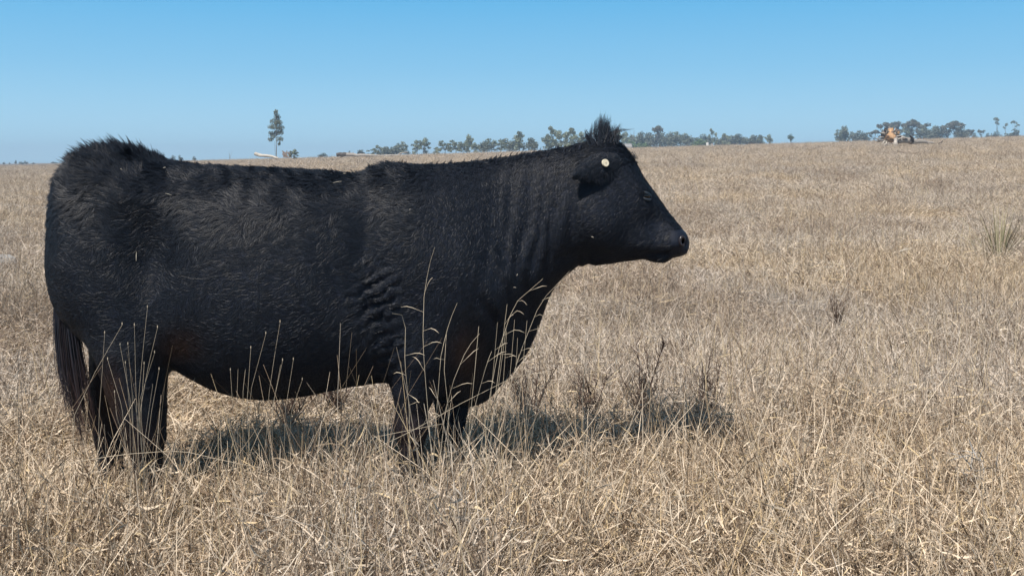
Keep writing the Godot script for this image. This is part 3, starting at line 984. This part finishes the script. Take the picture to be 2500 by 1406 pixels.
func make_trees() -> void:
	bark = mat(Color.WHITE, 0.9, 0.2)
	leafm = mat(Color.WHITE, 0.7, 0.3)
	leafm.backlight_enabled = true
	leafm.backlight = Color(0.25, 0.3, 0.18)
	var k := {}
	for q in ["slender", "parasol", "dead"]: k[q] = [tree_kind(q, 1)]
	for q in ["open", "dense", "umbrella", "bush", "lollipop", "greenbush"]: k[q] = [tree_kind(q, 11), tree_kind(q, 12), tree_kind(q, 13)]
	plant_tree("gum_tree", k.slender[0], 673, 186, 275, 58, "tall slender gum tree standing alone beside the white fallen log", "", "tree", 0.0)
	# low growth on the skyline near the slender tree
	plant_tree("shrub", k.open[0], 716, 178, 364, 26, "sparse leafy shrub to one side of the slender lone gum tree", "", "shrub")
	plant_tree("shrub", k.bush[0], 787, 300, 371, 26, "low rounded bush alone on the skyline between slender gum and fallen log", "", "shrub")
	plant_tree("shrub", k.bush[1], 850, 330, 366, 14, "tiny bush on the skyline just behind the butt of the grey log", "", "shrub")
	plant_tree("dead_shrub", k.dead[0], 560, 170, 368, 16, "bare twiggy shrub on the skyline above the cow's back", "", "shrub")
	for q in [[421, 376, 12], [441, 377, 12], [473, 379, 10]]:
		plant_tree("shrub", k.bush[rng.randi() % 3], q[0], 320, q[1], q[2], "small rounded bush on the skyline just above the cow's rump", "small bushes above the rump", "shrub")
	for q in [[8, 395, 8], [22, 396, 6], [36, 390, 8], [50, 393, 14], [63, 391, 10], [80, 396, 8], [128, 394, 10], [137, 395, 8]]:
		plant_tree("far_tree", k.bush[rng.randi() % 3], q[0], 500, q[1], q[2], "tiny far-off tree on the skyline behind the cow's rump", "far-off trees behind the rump")
	# dark clump
	for q in [["bush", 882, 364, 30], ["open", 908, 361, 26], ["open", 925, 353, 24], ["dense", 935, 358, 36], ["dense", 952, 355, 40], ["dense", 968, 353, 34], ["open", 981, 345, 30], ["bush", 992, 364, 16]]:
		plant_tree("scrub_tree", k[q[0]][rng.randi() % 3], q[1], 340 + rng.randf_range(-12, 12), q[2], q[3], KIND[q[0]] + " dark low tree in the clump behind the fallen grey log", "dense clump behind the fallen log")
	# open gums behind the cow's neck
	for q in [["open", 1018, 342, 30], ["open", 1034, 336, 34], ["open", 1066, 358, 26], ["open", 1086, 343, 34], ["open", 1113, 342, 34], ["open", 1132, 346, 30], ["open", 1142, 328, 32], ["open", 1160, 348, 30],
			["dense", 1182, 344, 36], ["open", 1200, 338, 38], ["open", 1222, 342, 32], ["dense", 1246, 332, 40], ["open", 1268, 319, 42], ["dense", 1300, 333, 34], ["open", 1338, 330, 42], ["open", 1352, 306, 36], ["open", 1372, 318, 38], ["open", 1392, 310, 44], ["open", 1418, 322, 36]]:
		plant_tree("gum_tree", k[q[0]][rng.randi() % 3], q[1], 315 + rng.randf_range(-12, 12), q[2], q[3] * 1.1, KIND[q[0]] + " grey-green gum tree in the row behind the cow's neck", "gum trees behind the neck")
	# wood to the right of the head
	for q in [["open", 1512, 318, 34], ["open", 1530, 322, 34], ["dense", 1552, 325, 36], ["dense", 1572, 322, 34], ["dense", 1590, 320, 36], ["dense", 1612, 322, 34], ["dense", 1630, 324, 34],
			["dense", 1648, 322, 32], ["open", 1662, 321, 34], ["dense", 1678, 326, 34], ["dense", 1696, 334, 28], ["dense", 1720, 328, 36], ["dense", 1758, 330, 34], ["open", 1772, 324, 26], ["dense", 1786, 328, 34],
			["dense", 1806, 324, 32], ["dense", 1826, 330, 32], ["dense", 1844, 331, 30], ["open", 1858, 328, 26], ["open", 1880, 328, 24]]:
		plant_tree("scrub_tree", k[q[0]][rng.randi() % 3], q[1], 415 + rng.randf_range(-14, 14), q[2], q[3] * 1.15, KIND[q[0]] + " grey-green tree in the close-grown wood past the cow's forehead", "wood past the forehead")
	plant_tree("gum_tree", k.umbrella[0], 1605, 412, 307, 30, "flat-crowned gum rising above the close-grown wood", "")
	plant_tree("gum_tree", k.open[1], 1741, 408, 312, 22, "narrow dark gum standing out above the wood beside the pale tank", "")
	plant_tree("dead_tree", k.dead[0], 1545, 405, 312, 16, "bare-topped dead tree in the wood nearest the cow's forehead", "")
	for q in [[1552, 341, 46], [1575, 346, 26]]:
		plant_tree("green_bush", k.greenbush[rng.randi() % 3], q[0], 385, q[1], q[2], "bright green bush at the edge of the wood below the dead tree", "bright bushes by the forehead", "bush")
	plant_tree("green_bush", k.greenbush[0], 1709, 388, 335, 38, "bright green bush beside the pale water tank", "", "bush")
	plant_tree("lone_tree", k.parasol[0], 1932, 400, 327, 19, "small dark round-headed tree alone on the bare skyline", "")
	# wood behind the uprooted tree
	plant_tree("gum_tree", k.dense[1], 2066, 405, 306, 38, "tall leafy green tree at the near end of the right-hand wood", "")
	plant_tree("gum_tree", k.open[2], 2050, 400, 316, 22, "thin pale gum leaning out from the green tree's edge", "")
	for q in [["dense", 2096, 319, 40], ["dense", 2112, 322, 26], ["umbrella", 2136, 319, 36]]:
		plant_tree("scrub_tree", k[q[0]][rng.randi() % 3], q[1], 415, q[2], q[3], KIND[q[0]] + " low brown-green tree beside the tall green tree", "low trees left of the uprooted stump")
	for q in [["umbrella", 2160, 299, 34], ["umbrella", 2180, 300, 26], ["umbrella", 2198, 297, 30], ["open", 2212, 304, 26], ["umbrella", 2230, 294, 32], ["open", 2222, 308, 26], ["umbrella", 2250, 300, 30], ["dense", 2258, 306, 40],
			["dense", 2276, 310, 36], ["dense", 2298, 307, 40], ["umbrella", 2315, 304, 34], ["umbrella", 2335, 297, 42], ["dense", 2348, 306, 36], ["umbrella", 2366, 316, 24], ["bush", 2379, 322, 14]]:
		plant_tree("gum_tree", k[q[0]][rng.randi() % 3], q[1], 420 + rng.randf_range(-14, 14), q[2], q[3] * 1.15, KIND[q[0]] + " gum tree in the wood behind the uprooted tree", "gums behind the uprooted tree")
	plant_tree("shrub", k.umbrella[1], 2398, 400, 317, 14, "small flat bush in the gap right of the gum wood", "", "shrub")
	plant_tree("shrub", k.bush[2], 2414, 400, 323, 14, "low grey bush between the gum wood and the tall thin gum", "", "shrub")
	plant_tree("shrub", k.bush[0], 2432, 395, 316, 28, "rounded dark bush at the foot of the tall thin gum", "", "shrub")
	plant_tree("gum_tree", k.lollipop[0], 2436, 400, 289, 24, "tall thin gum with small tufted crown above a round bush", "")
	plant_tree("gum_tree", k.lollipop[1], 2457, 400, 303, 16, "spindly young gum between two thin gums", "")
	plant_tree("gum_tree", k.lollipop[2], 2479, 400, 296, 24, "thin gum with one tufted head over the broad dark bush", "")
	plant_tree("shrub", k.bush[1], 2471, 395, 312, 38, "broad dark bush under the thin tuft-headed gum", "", "shrub")
	plant_tree("dead_tree", k.dead[0], 2488, 400, 300, 14, "bare leafless tree beside the thin tuft-headed gum", "")

# ---------------------------------------------------------------- fallen wood
func log_tube(pts: Array, radii: Array, sides: int, col: Color, r: RandomNumberGenerator) -> Shape:
	var s := Shape.new()
	var ps := []
	var rs := []
	for i in pts.size() - 1:
		for k in 4:
			ps.append(pts[i].lerp(pts[i + 1], k / 4.0) + Vector3(r.randfn(), r.randfn(), r.randfn()) * radii[i] * 0.12)
			rs.append(lerpf(radii[i], radii[i + 1], k / 4.0) * r.randf_range(0.9, 1.1))
	ps.append(pts[-1]); rs.append(radii[-1])
	s.tube(ps, rs, sides, col)
	for i in s.v.size():
		s.c[i] = col * (0.8 + 0.5 * absf(noise.get_noise_3d(s.v[i].x * 9.0, s.v[i].y * 30.0, s.v[i].z * 9.0)) * 2.0)
	return s

func make_fallen_wood() -> void:
	var wood := mat(Color.WHITE, 0.85, 0.25)
	var r := RandomNumberGenerator.new()
	r.seed = 77
	var grey := Color(0.34, 0.31, 0.28)
	var pale := Color(0.52, 0.48, 0.42)
	var dark := Color(0.10, 0.085, 0.075)
	var orange := Color(0.52, 0.33, 0.19)
	# white log
	var d := 180.0
	var at := on_ground(648, d)
	var o := thing("fallen_log", "bleached white fallen log with its end raised, by the slender lone gum", "log", at)
	var q := func(px, row): return spot(px, row, d) - at
	part("trunk", log_tube([q.call(622, 375), q.call(632, 379), q.call(648, 380), q.call(662, 382), q.call(678, 386)], [0.32, 0.3, 0.27, 0.24, 0.2], 9, pale, r).mesh(wood), o)
	# grey log
	d = 175.0
	var at2 := on_ground(900, d)
	o = thing("fallen_log", "long grey fallen log with a dark butt end on the skyline above the cow's back", "log", at2)
	var q2 := func(px, row): return spot(px, row, d) - at2
	part("butt", log_tube([q2.call(822, 377), q2.call(834, 378), q2.call(844, 377)], [0.34, 0.4, 0.36], 9, dark, r).mesh(wood), o)
	part("trunk", log_tube([q2.call(844, 377), q2.call(880, 379), q2.call(930, 380), q2.call(985, 379)], [0.36, 0.26, 0.2, 0.12], 9, grey, r).mesh(wood), o)
	part("branch", log_tube([q2.call(970, 379), q2.call(978, 374), q2.call(995, 371)], [0.13, 0.12, 0.07], 7, grey, r).mesh(wood), o)
	part("branch", log_tube([q2.call(858, 378), q2.call(862, 372)], [0.1, 0.05], 7, grey, r).mesh(wood), o)
	# small heap by the shrub
	d = 178.0
	var at3 := on_ground(700, d)
	o = thing("brush_heap", "small heap of broken reddish branches beside the slender gum", "branches", at3)
	var q3 := func(px, row): return spot(px, row, d) - at3
	for k in 8:
		var bx := 692.0 + k * 2.4
		part("branch", log_tube([q3.call(bx, 384), q3.call(bx + r.randf_range(-5, 5), 378 - r.randf() * 4.0), q3.call(bx + r.randf_range(-9, 9), 372 - r.randf() * 5.0)], [0.16, 0.12, 0.04], 6, Color(0.26, 0.205, 0.17), r).mesh(wood), o)
	# uprooted tree
	d = 112.0
	var at4 := on_ground(2185, d)
	o = thing("uprooted_tree", "uprooted dead tree lying in the grass, torn orange root plate standing up", "fallen tree", at4)
	var q4 := func(px, row, back := 0.0): return spot(px, row, d + back) - at4
	part("trunk", log_tube([q4.call(2180, 340), q4.call(2205, 341, 0.5), q4.call(2225, 344, 1.0), q4.call(2260, 347, 2.0), q4.call(2285, 351, 3.0)], [0.55, 0.42, 0.34, 0.22, 0.12], 12, grey, r).mesh(wood), o)
	part("branch", log_tube([q4.call(2220, 349, 1.0), q4.call(2229, 345, 0.8), q4.call(2229, 337, 0.5), q4.call(2223, 331, 0.2)], [0.2, 0.22, 0.16, 0.07], 8, dark, r).mesh(wood), o)
	part("branch", log_tube([q4.call(2195, 344, 0.2), q4.call(2208, 338, 0.0), q4.call(2216, 340, 0.3)], [0.2, 0.15, 0.08], 8, dark, r).mesh(wood), o)
	part("branch", log_tube([q4.call(2262, 353, 2.0), q4.call(2272, 347, 2.0)], [0.1, 0.04], 6, grey, r).mesh(wood), o)
	part("branch", log_tube([q4.call(2285, 356, 3.0), q4.call(2298, 348, 3.0), q4.call(2304, 343, 3.0)], [0.1, 0.08, 0.04], 6, dark, r).mesh(wood), o)
	part("branch", log_tube([q4.call(2188, 340, -0.6), q4.call(2188, 350, -0.9), q4.call(2194, 362, -0.9)], [0.2, 0.2, 0.14], 8, grey * 1.3, r).mesh(wood), o)
	# torn root plate
	var plate := Shape.new()
	var pc: Vector3 = q4.call(2176, 334, 0.0)
	for i in 25:
		for j in 41:
			var th := PI * i / 24.0
			var ph := TAU * j / 40.0
			var dir := Vector3(sin(th) * cos(ph), cos(th), sin(th) * sin(ph))
			var bump_ := 1.0 + 0.9 * noise.get_noise_3d(dir.x * 16.0, dir.y * 9.0, dir.z * 16.0) + 0.5 * noise.get_noise_3d(dir.x * 40.0, dir.y * 12.0, dir.z * 40.0)
			plate.v.append(pc + dir * bump_ * Vector3(0.82, 0.72, 0.45))
			plate.n.append(dir)
			var g := 0.75 + 1.1 * absf(noise.get_noise_3d(dir.x * 50.0, dir.y * 10.0, dir.z * 50.0))
			plate.c.append((orange if noise.get_noise_3d(dir.x * 14.0 + 40.0, dir.y * 14.0, dir.z * 14.0) > -0.12 else Color(0.16, 0.115, 0.09)) * g)
	for i in 24:
		for j in 40:
			var a := i * 41 + j
			plate.f.append_array(PackedInt32Array([a, a + 1, a + 41, a + 1, a + 42, a + 41]))
	part("root_plate", plate.mesh(wood), o)
	for k in 26:
		var a := r.randf_range(PI * 0.55, PI * 1.7)
		if k > 19: a = r.randf_range(-0.2, PI * 0.5)
		var c := Vector2(2172 + cos(a) * 10.0, 337 - sin(a) * 8.0)
		var e := Vector2(cos(a), -sin(a) * 0.85) * r.randf_range(13, 25)
		var col: Color = [grey, dark, pale * 0.8, grey * 0.7][r.randi() % 4]
		part("root", log_tube([q4.call(c.x, c.y, 0.2), q4.call(c.x + e.x * 0.5 + r.randfn() * 2.0, c.y + e.y * 0.5 + r.randfn() * 2.0, -0.3), q4.call(c.x + e.x, minf(c.y + e.y + r.randfn() * 2.0, 358.0), -0.5)], [0.16, 0.11, 0.03], 6, col, r).mesh(wood), o)
	for w in [[2178, 326, 2171, 308], [2190, 328, 2187, 312], [2193, 332, 2194, 316]]:
		part("splinter", log_tube([q4.call(w[0], w[1]), q4.call((w[0] + w[2]) * 0.5, (w[1] + w[3]) * 0.5), q4.call(w[2], w[3])], [0.14, 0.1, 0.03], 6, pale * 0.75, r).mesh(wood), o)
	# water tank and hut roof by the wood
	d = 372.0
	var metal := mat(Color.WHITE, 0.5, 0.5)
	for w in [[1728, 7.0, 9.0, Color(0.72, 0.70, 0.66), "pale round water tank at the edge of the wood"], [1739, 6.5, 6.0, Color(0.42, 0.37, 0.34), "low rusty-grey tank beside the pale water tank"]]:
		var p := on_ground(w[0], d)
		var rad: float = w[1] * 0.5 / FOCAL * d
		var tall: float = w[2] / FOCAL * d + 0.5
		o = thing("water_tank", w[4], "tank", p)
		var s := Shape.new()
		s.tube([Vector3(0, -0.3, 0), Vector3(0, tall, 0)], [rad, rad], 20, w[3])
		part("wall", s.mesh(metal), o)
		s = Shape.new()
		s.tube([Vector3(0, tall, 0), Vector3(0, tall + 0.12, 0), Vector3(0, tall + 0.3, 0)], [rad * 1.04, rad * 1.04, rad * 0.1], 20, w[3] * 0.85)
		part("roof", s.mesh(metal), o)
	var ph := on_ground(1528, d)
	o = thing("farm_shed", "low grey farm shed roof showing beside the cow's forehead", "shed", ph)
	var s2 := Shape.new()
	var hw := 2.2
	s2.tube([Vector3(-hw, 1.0, 0), Vector3(hw, 1.0, 0)], [1.5, 1.5], 4, Color(0.3, 0.29, 0.28))
	part("roof", s2.mesh(metal), o)
	s2 = Shape.new()
	s2.tube([Vector3(0, -0.4, 0), Vector3(0, 1.2, 0)], [1.9, 1.9], 4, Color(0.34, 0.32, 0.3))
	part("wall", s2.mesh(metal), o)
	# sticks lying in the grass
	for w in [[1985, 697, 2038, 688, "pale weathered stick lying flat on the matted grass"], [2190, 645, 2228, 634, "small forked grey stick lying in the grass"]]:
		var a := foot(w[0], w[1] + 6)
		var b := foot(w[2], w[1] + 6)
		o = thing("stick", w[4], "stick", a)
		var e := b - a
		part("stem", log_tube([Vector3(0, 0.16, 0), e * 0.5 + Vector3(0, 0.2, 0), e + Vector3(0, 0.22, 0)], [0.012, 0.016, 0.009], 7, pale, r).mesh(wood), o)
		part("twig", log_tube([e * 0.55 + Vector3(0, 0.2, 0), e * 0.8 + Vector3(0, 0.27, 0.02)], [0.008, 0.003], 6, pale, r).mesh(wood), o)

# ---------------------------------------------------------------- single tall stalks
func stalk(line: Array, d: float, label: String, group: String, seeds: Array, thick := 0.0015, knob := false) -> void:
	var r := RandomNumberGenerator.new()
	r.seed = hash(str(line))
	var top: Vector3 = spot(line[-1][0], line[-1][1], d)
	var at := spot(line[0][0], line[0][1], d)
	at.y = 0.0
	var col := Color(0.50, 0.43, 0.33) * r.randf_range(0.8, 1.1)
	var o := thing("grass_stalk", label, "grass stalk", at, group)
	var curve := Curve3D.new()
	for i in line.size():
		var a := spot(line[maxi(i - 1, 0)][0], line[maxi(i - 1, 0)][1], d)
		var b := spot(line[mini(i + 1, line.size() - 1)][0], line[mini(i + 1, line.size() - 1)][1], d)
		var p := spot(line[i][0], line[i][1], d) - at
		p.z = 0.03 * sin(i * 2.1 + d * 9.0)
		curve.add_point(p, (a - b) * 0.18, (b - a) * 0.18)
	var pts := [Vector3(0, -0.02, 0)]
	var rad := [thick * 0.8]
	for i in 15:
		pts.append(curve.sample_baked(curve.get_baked_length() * i / 14.0))
		rad.append(thick * lerpf(0.75, 0.4, i / 14.0))
	var s := Shape.new()
	s.tube(pts, rad, 5, col)
	var m := mat(Color.WHITE, 0.7, 0.3)
	part("stem", s.mesh(m), o)
	if knob:
		s = Shape.new()
		var e: Vector3 = pts[-1]
		s.tube([e, e + Vector3(0, 0.004, 0), e + Vector3(0, 0.009, 0)], [0.0009, 0.0018, 0.0006], 6, col * 1.1)
		part("seed_head", s.mesh(m), o)
	for w in seeds:                                              # [share of height, dx, dy] of each drooping spikelet
		var b := curve.sample_baked(curve.get_baked_length() * w[0])
		var e := Vector3(w[1] * r.randf_range(0.7, 1.5), w[2] + r.randf_range(-0.015, 0.02), r.randf_range(-0.03, 0.04))
		s = Shape.new()
		var mid := b + e * 0.5 + Vector3(0, r.randf_range(0.0, 0.28) * absf(w[1]), 0)
		s.tube([b, b.lerp(mid, 0.6), mid, mid.lerp(b + e, 0.5) + Vector3(0, 0.003, 0), b + e], [0.0004, 0.0005, 0.0011, 0.0013, 0.0003], 5, col * 1.12)
		part("spikelet", s.mesh(m), o)

func make_stalks() -> void:
	var near := "seeding grass stalk standing in front of the cow's forelegs"
	var g := "seeding stalks in front of the forelegs"
	stalk([[1062, 1230], [1044, 1010], [1034, 830], [1034, 720], [1046, 650], [1063, 602]], 3.2, "tallest seeding grass stalk, reaching past the cow's elbow to mid shoulder", "",
		[[0.80, 0.035, 0.04], [0.73, -0.055, 0.0], [0.66, 0.05, 0.005], [0.60, 0.06, 0.02], [0.5, -0.04, 0.03], [0.32, 0.05, -0.015]])
	stalk([[1000, 1220], [998, 1000], [990, 880], [988, 800], [980, 770], [960, 762]], 3.22, near, g, [[0.72, 0.045, -0.01], [0.62, -0.04, 0.0], [0.52, 0.035, -0.01], [0.46, 0.03, 0.004]])
	stalk([[1050, 1230], [1066, 1000], [1078, 860], [1095, 790], [1116, 740]], 3.25, near, g, [[0.5, -0.03, 0.02]])
	stalk([[1065, 1230], [1085, 1010], [1110, 920], [1140, 850], [1170, 818]], 3.15, near, g, [[0.8, 0.04, 0.03], [0.65, 0.05, 0.0], [0.55, 0.03, 0.03]])
	stalk([[1150, 1230], [1190, 1000], [1215, 860], [1255, 745], [1325, 680]], 3.3, near, g, [[0.92, 0.05, 0.01], [0.85, 0.05, -0.005], [0.78, 0.06, 0.01], [0.70, 0.055, -0.01], [0.62, 0.04, 0.0]])
	stalk([[1170, 1230], [1225, 1010], [1270, 860], [1320, 740], [1390, 660]], 3.35, near, g, [[0.9, 0.05, 0.005], [0.83, 0.045, -0.01], [0.76, 0.045, -0.01], [0.7, 0.06, 0.01], [0.62, 0.05, -0.005], [0.55, 0.05, -0.01]])
	stalk([[1120, 1230], [1160, 990], [1190, 880], [1200, 860]], 3.2, near, g, [[0.9, 0.05, 0.02], [0.75, 0.04, 0.01]])
	stalk([[1180, 1230], [1210, 960], [1225, 850], [1238, 745]], 3.4, near, g, [[0.9, 0.03, 0.02]])
	stalk([[1090, 1230], [1095, 1000], [1085, 900], [1088, 820]], 3.3, near, g, [[0.85, -0.03, 0.02]])
	stalk([[1130, 1230], [1150, 1000], [1160, 900], [1168, 800]], 3.28, near, g, [])
	for k in 9:
		var x := 1195.0 + k * 14.0
		stalk([[x - 30, 1230], [x, 1000], [x + 18 + rng.randf_range(-6, 10), 820 + rng.randf_range(-40, 60)]], 3.3 + 0.03 * k, "thin upright grass stalk in front of the cow's brisket", "thin stalks in front of the brisket", [[0.85, 0.03, 0.015]] if k % 2 == 0 else [], 0.0012)
	for q in [[[330, 1180], [345, 960], [357, 752]], [[352, 1180], [345, 1010], [384, 800]], [[325, 1180], [322, 980], [296, 842]], [[300, 1170], [302, 990], [264, 877]], [[333, 1180], [330, 940], [334, 792]], [[318, 1180], [322, 960], [318, 838]],
			[[228, 1150], [245, 1000], [259, 812]], [[345, 1180], [342, 980], [380, 860]], [[340, 1180], [372, 1000], [392, 900]], [[310, 1180], [316, 1000], [312, 884]], [[355, 1180], [350, 1010], [349, 890]], [[305, 1120], [290, 1010], [279, 958]]]:
		stalk(q, 3.25 + rng.randf() * 0.15, "stiff bare grass stalk in front of the cow's hind leg", "bare stalks in front of the hind leg", [], 0.00115, true)
	stalk([[170, 1020], [235, 905], [302, 791]], 3.3, "bare grass stalk leaning across the tail and hind leg", "", [], 0.00115, true)
	for q in [[[640, 1180], [660, 960], [683, 787]], [[600, 1180], [615, 950], [650, 814]], [[590, 1180], [598, 950], [603, 826]], [[660, 1180], [672, 980], [687, 864]], [[650, 1180], [668, 990], [690, 880]], [[580, 1180], [583, 980], [578, 870]],
			[[575, 1180], [572, 980], [561, 905]], [[690, 1180], [700, 1000], [714, 880]], [[610, 1180], [606, 990], [612, 850]], [[700, 1180], [715, 1000], [735, 930]]]:
		stalk(q, 3.3 + rng.randf() * 0.15, "stiff bare grass stalk in front of the cow's belly", "bare stalks in front of the belly", [], 0.00105, true)

	stalk([[40, 1240], [90, 1180], [160, 1128], [300, 1107], [430, 1106], [560, 1122], [640, 1140]], 3.1, "long pale straw bent flat across the grass before the hind leg", "", [], 0.0016)
	stalk([[850, 1240], [890, 1110], [1000, 1050], [1130, 985], [1260, 920], [1330, 905]], 3.2, "long pale straw slanting across the forelegs", "", [], 0.0016)
	stalk([[860, 1240], [900, 1075], [1000, 1045], [1080, 1035]], 3.15, "bent straw arching low before the near foreleg", "", [], 0.0015)

# ---------------------------------------------------------------- weeds and tussocks
func make_weeds() -> void:
	var r := RandomNumberGenerator.new()
	r.seed = 12
	var wm := mat(Color.WHITE, 0.85, 0.2)
	var list := [[1568, 1092, 230, 70, 7, "tallest dark twiggy weed standing clear in front of the cow's chest"], [1722, 1112, 190, 60, 6, "dark twiggy weed in the shadow of the cow's head"], [1300, 1085, 170, 90, 7, "spreading dark weed beside the cow's brisket"],
		[700, 1080, 130, 80, 7, "low dark weed in shade under the cow's belly"], [820, 1040, 110, 80, 6, "dark weed behind the cow's elbow under the belly"], [1450, 1080, 140, 70, 6, "dark weed in shade below the cow's throat"], [1660, 930, 90, 30, 4, "small reddish-brown weed in open grass past the shadow"], [2045, 830, 90, 26, 5, "thin grey-brown weed standing in the matted grass"]]
	for q in list:
		var at := foot(q[0], q[1])
		var d := -at.z
		var o := thing("dry_weed", q[5], "weed", at)
		for k in q[4] + 4:
			var s := Shape.new()
			var tall: float = (q[2] / FOCAL * d) * r.randf_range(0.55, 1.1) + 0.05
			var lean := Vector3(r.randfn() * q[3] / FOCAL * d * 0.6, 0, r.randfn() * 0.06)
			var col := Color(0.085, 0.06, 0.05) * r.randf_range(0.7, 1.4)
			var pts := []
			for w in 6:
				var t := w / 5.0
				pts.append(Vector3(0, tall * t - 0.02, 0) + lean * t * t + Vector3(r.randfn(), 0, r.randfn()) * 0.006 * t)
			s.tube(pts, [0.0045, 0.0042, 0.0036, 0.003, 0.0022, 0.001], 5, col)
			for w in 14:
				var t := r.randf_range(0.2, 0.99)
				var b: Vector3 = pts[int(t * 5.0)].lerp(pts[mini(int(t * 5.0) + 1, 5)], fposmod(t * 5.0, 1.0))
				var e := Vector3(r.randfn() * 0.022, r.randf_range(0.02, 0.08), r.randfn() * 0.022)
				s.tube([b, b + e * 0.5 + Vector3(r.randfn(), 0, 0) * 0.006, b + e], [0.0020, 0.0017, 0.0008], 4, col)
			part("stem", s.mesh(wm), o)
	# green tussock
	var at := foot(2440, 655)
	var o := thing("green_tussock", "green wiry grass tussock standing alone in the straw", "tussock", at)
	for k in 75:
		var s := Shape.new()
		var a := r.randf() * TAU
		var out := Vector3(cos(a), 0, sin(a))
		var ln := r.randf_range(0.5, 1.05)
		var lean := r.randf_range(0.15, 1.0)
		var pts := []
		for w in 6:
			var t := w / 5.0
			pts.append(out * (0.03 + lean * ln * t) + Vector3(0, ln * (t - 0.45 * lean * t * t), 0))
		s.ribbon(pts, [0.006, 0.007, 0.007, 0.006, 0.004, 0.001], Vector3(-out.z, 0.3, out.x), Color(0.15, 0.15, 0.085) * r.randf_range(0.6, 1.6), Color(0.32, 0.28, 0.18))
		part("blade", s.mesh(wm), o)
	at = foot(2385, 1310)
	o = thing("dead_plant", "grey withered leafy plant lying in the straw", "weed", at)
	for k in 40:
		var s := Shape.new()
		var cur := Vector3(r.randfn() * 0.03, r.randf_range(0.06, 0.30), r.randfn() * 0.03)
		var d := Vector3(r.randfn() * 0.6 - 0.3, 0.8 + r.randfn() * 0.4, r.randfn() * 0.5).normalized()
		var tw := Vector3(r.randfn(), r.randfn(), r.randfn()).normalized()
		var pts := [cur]
		for w in 5:
			cur += d * 0.02
			pts.append(cur)
			d = d.rotated(tw, r.randf_range(0.1, 0.5))
		s.ribbon(pts, [0.002, 0.004, 0.005, 0.005, 0.003, 0.001], tw, Color(0.40, 0.385, 0.37) * r.randf_range(0.7, 1.2))
		part("leaf", s.mesh(wm), o)
	var rock := foot(4, 668)
	o = thing("pale_stone", "pale lichen-grey stone half hidden in grass at the paddock's side", "stone", rock)
	var rs := Shape.new()
	for i in 9:
		for j in 14:
			var th := PI * i / 8.0
			var ph := TAU * j / 13.0
			var dir := Vector3(sin(th) * cos(ph), cos(th), sin(th) * sin(ph))
			var rad := 0.17 * (1.0 + 0.5 * noise.get_noise_3d(dir.x * 9.0, dir.y * 9.0, dir.z * 9.0))
			rs.v.append(dir * rad * Vector3(1.1, 0.75, 0.8) + Vector3(0, 0.09, 0)); rs.n.append(dir); rs.c.append(Color(0.42, 0.42, 0.42) * (1.0 + noise.get_noise_3d(dir.x * 40.0, dir.y * 40.0, dir.z * 40.0)))
	for i in 8:
		for j in 13:
			var a := i * 14 + j
			rs.f.append_array(PackedInt32Array([a, a + 1, a + 14, a + 1, a + 15, a + 14]))
	part("stone", rs.mesh(wm), o)
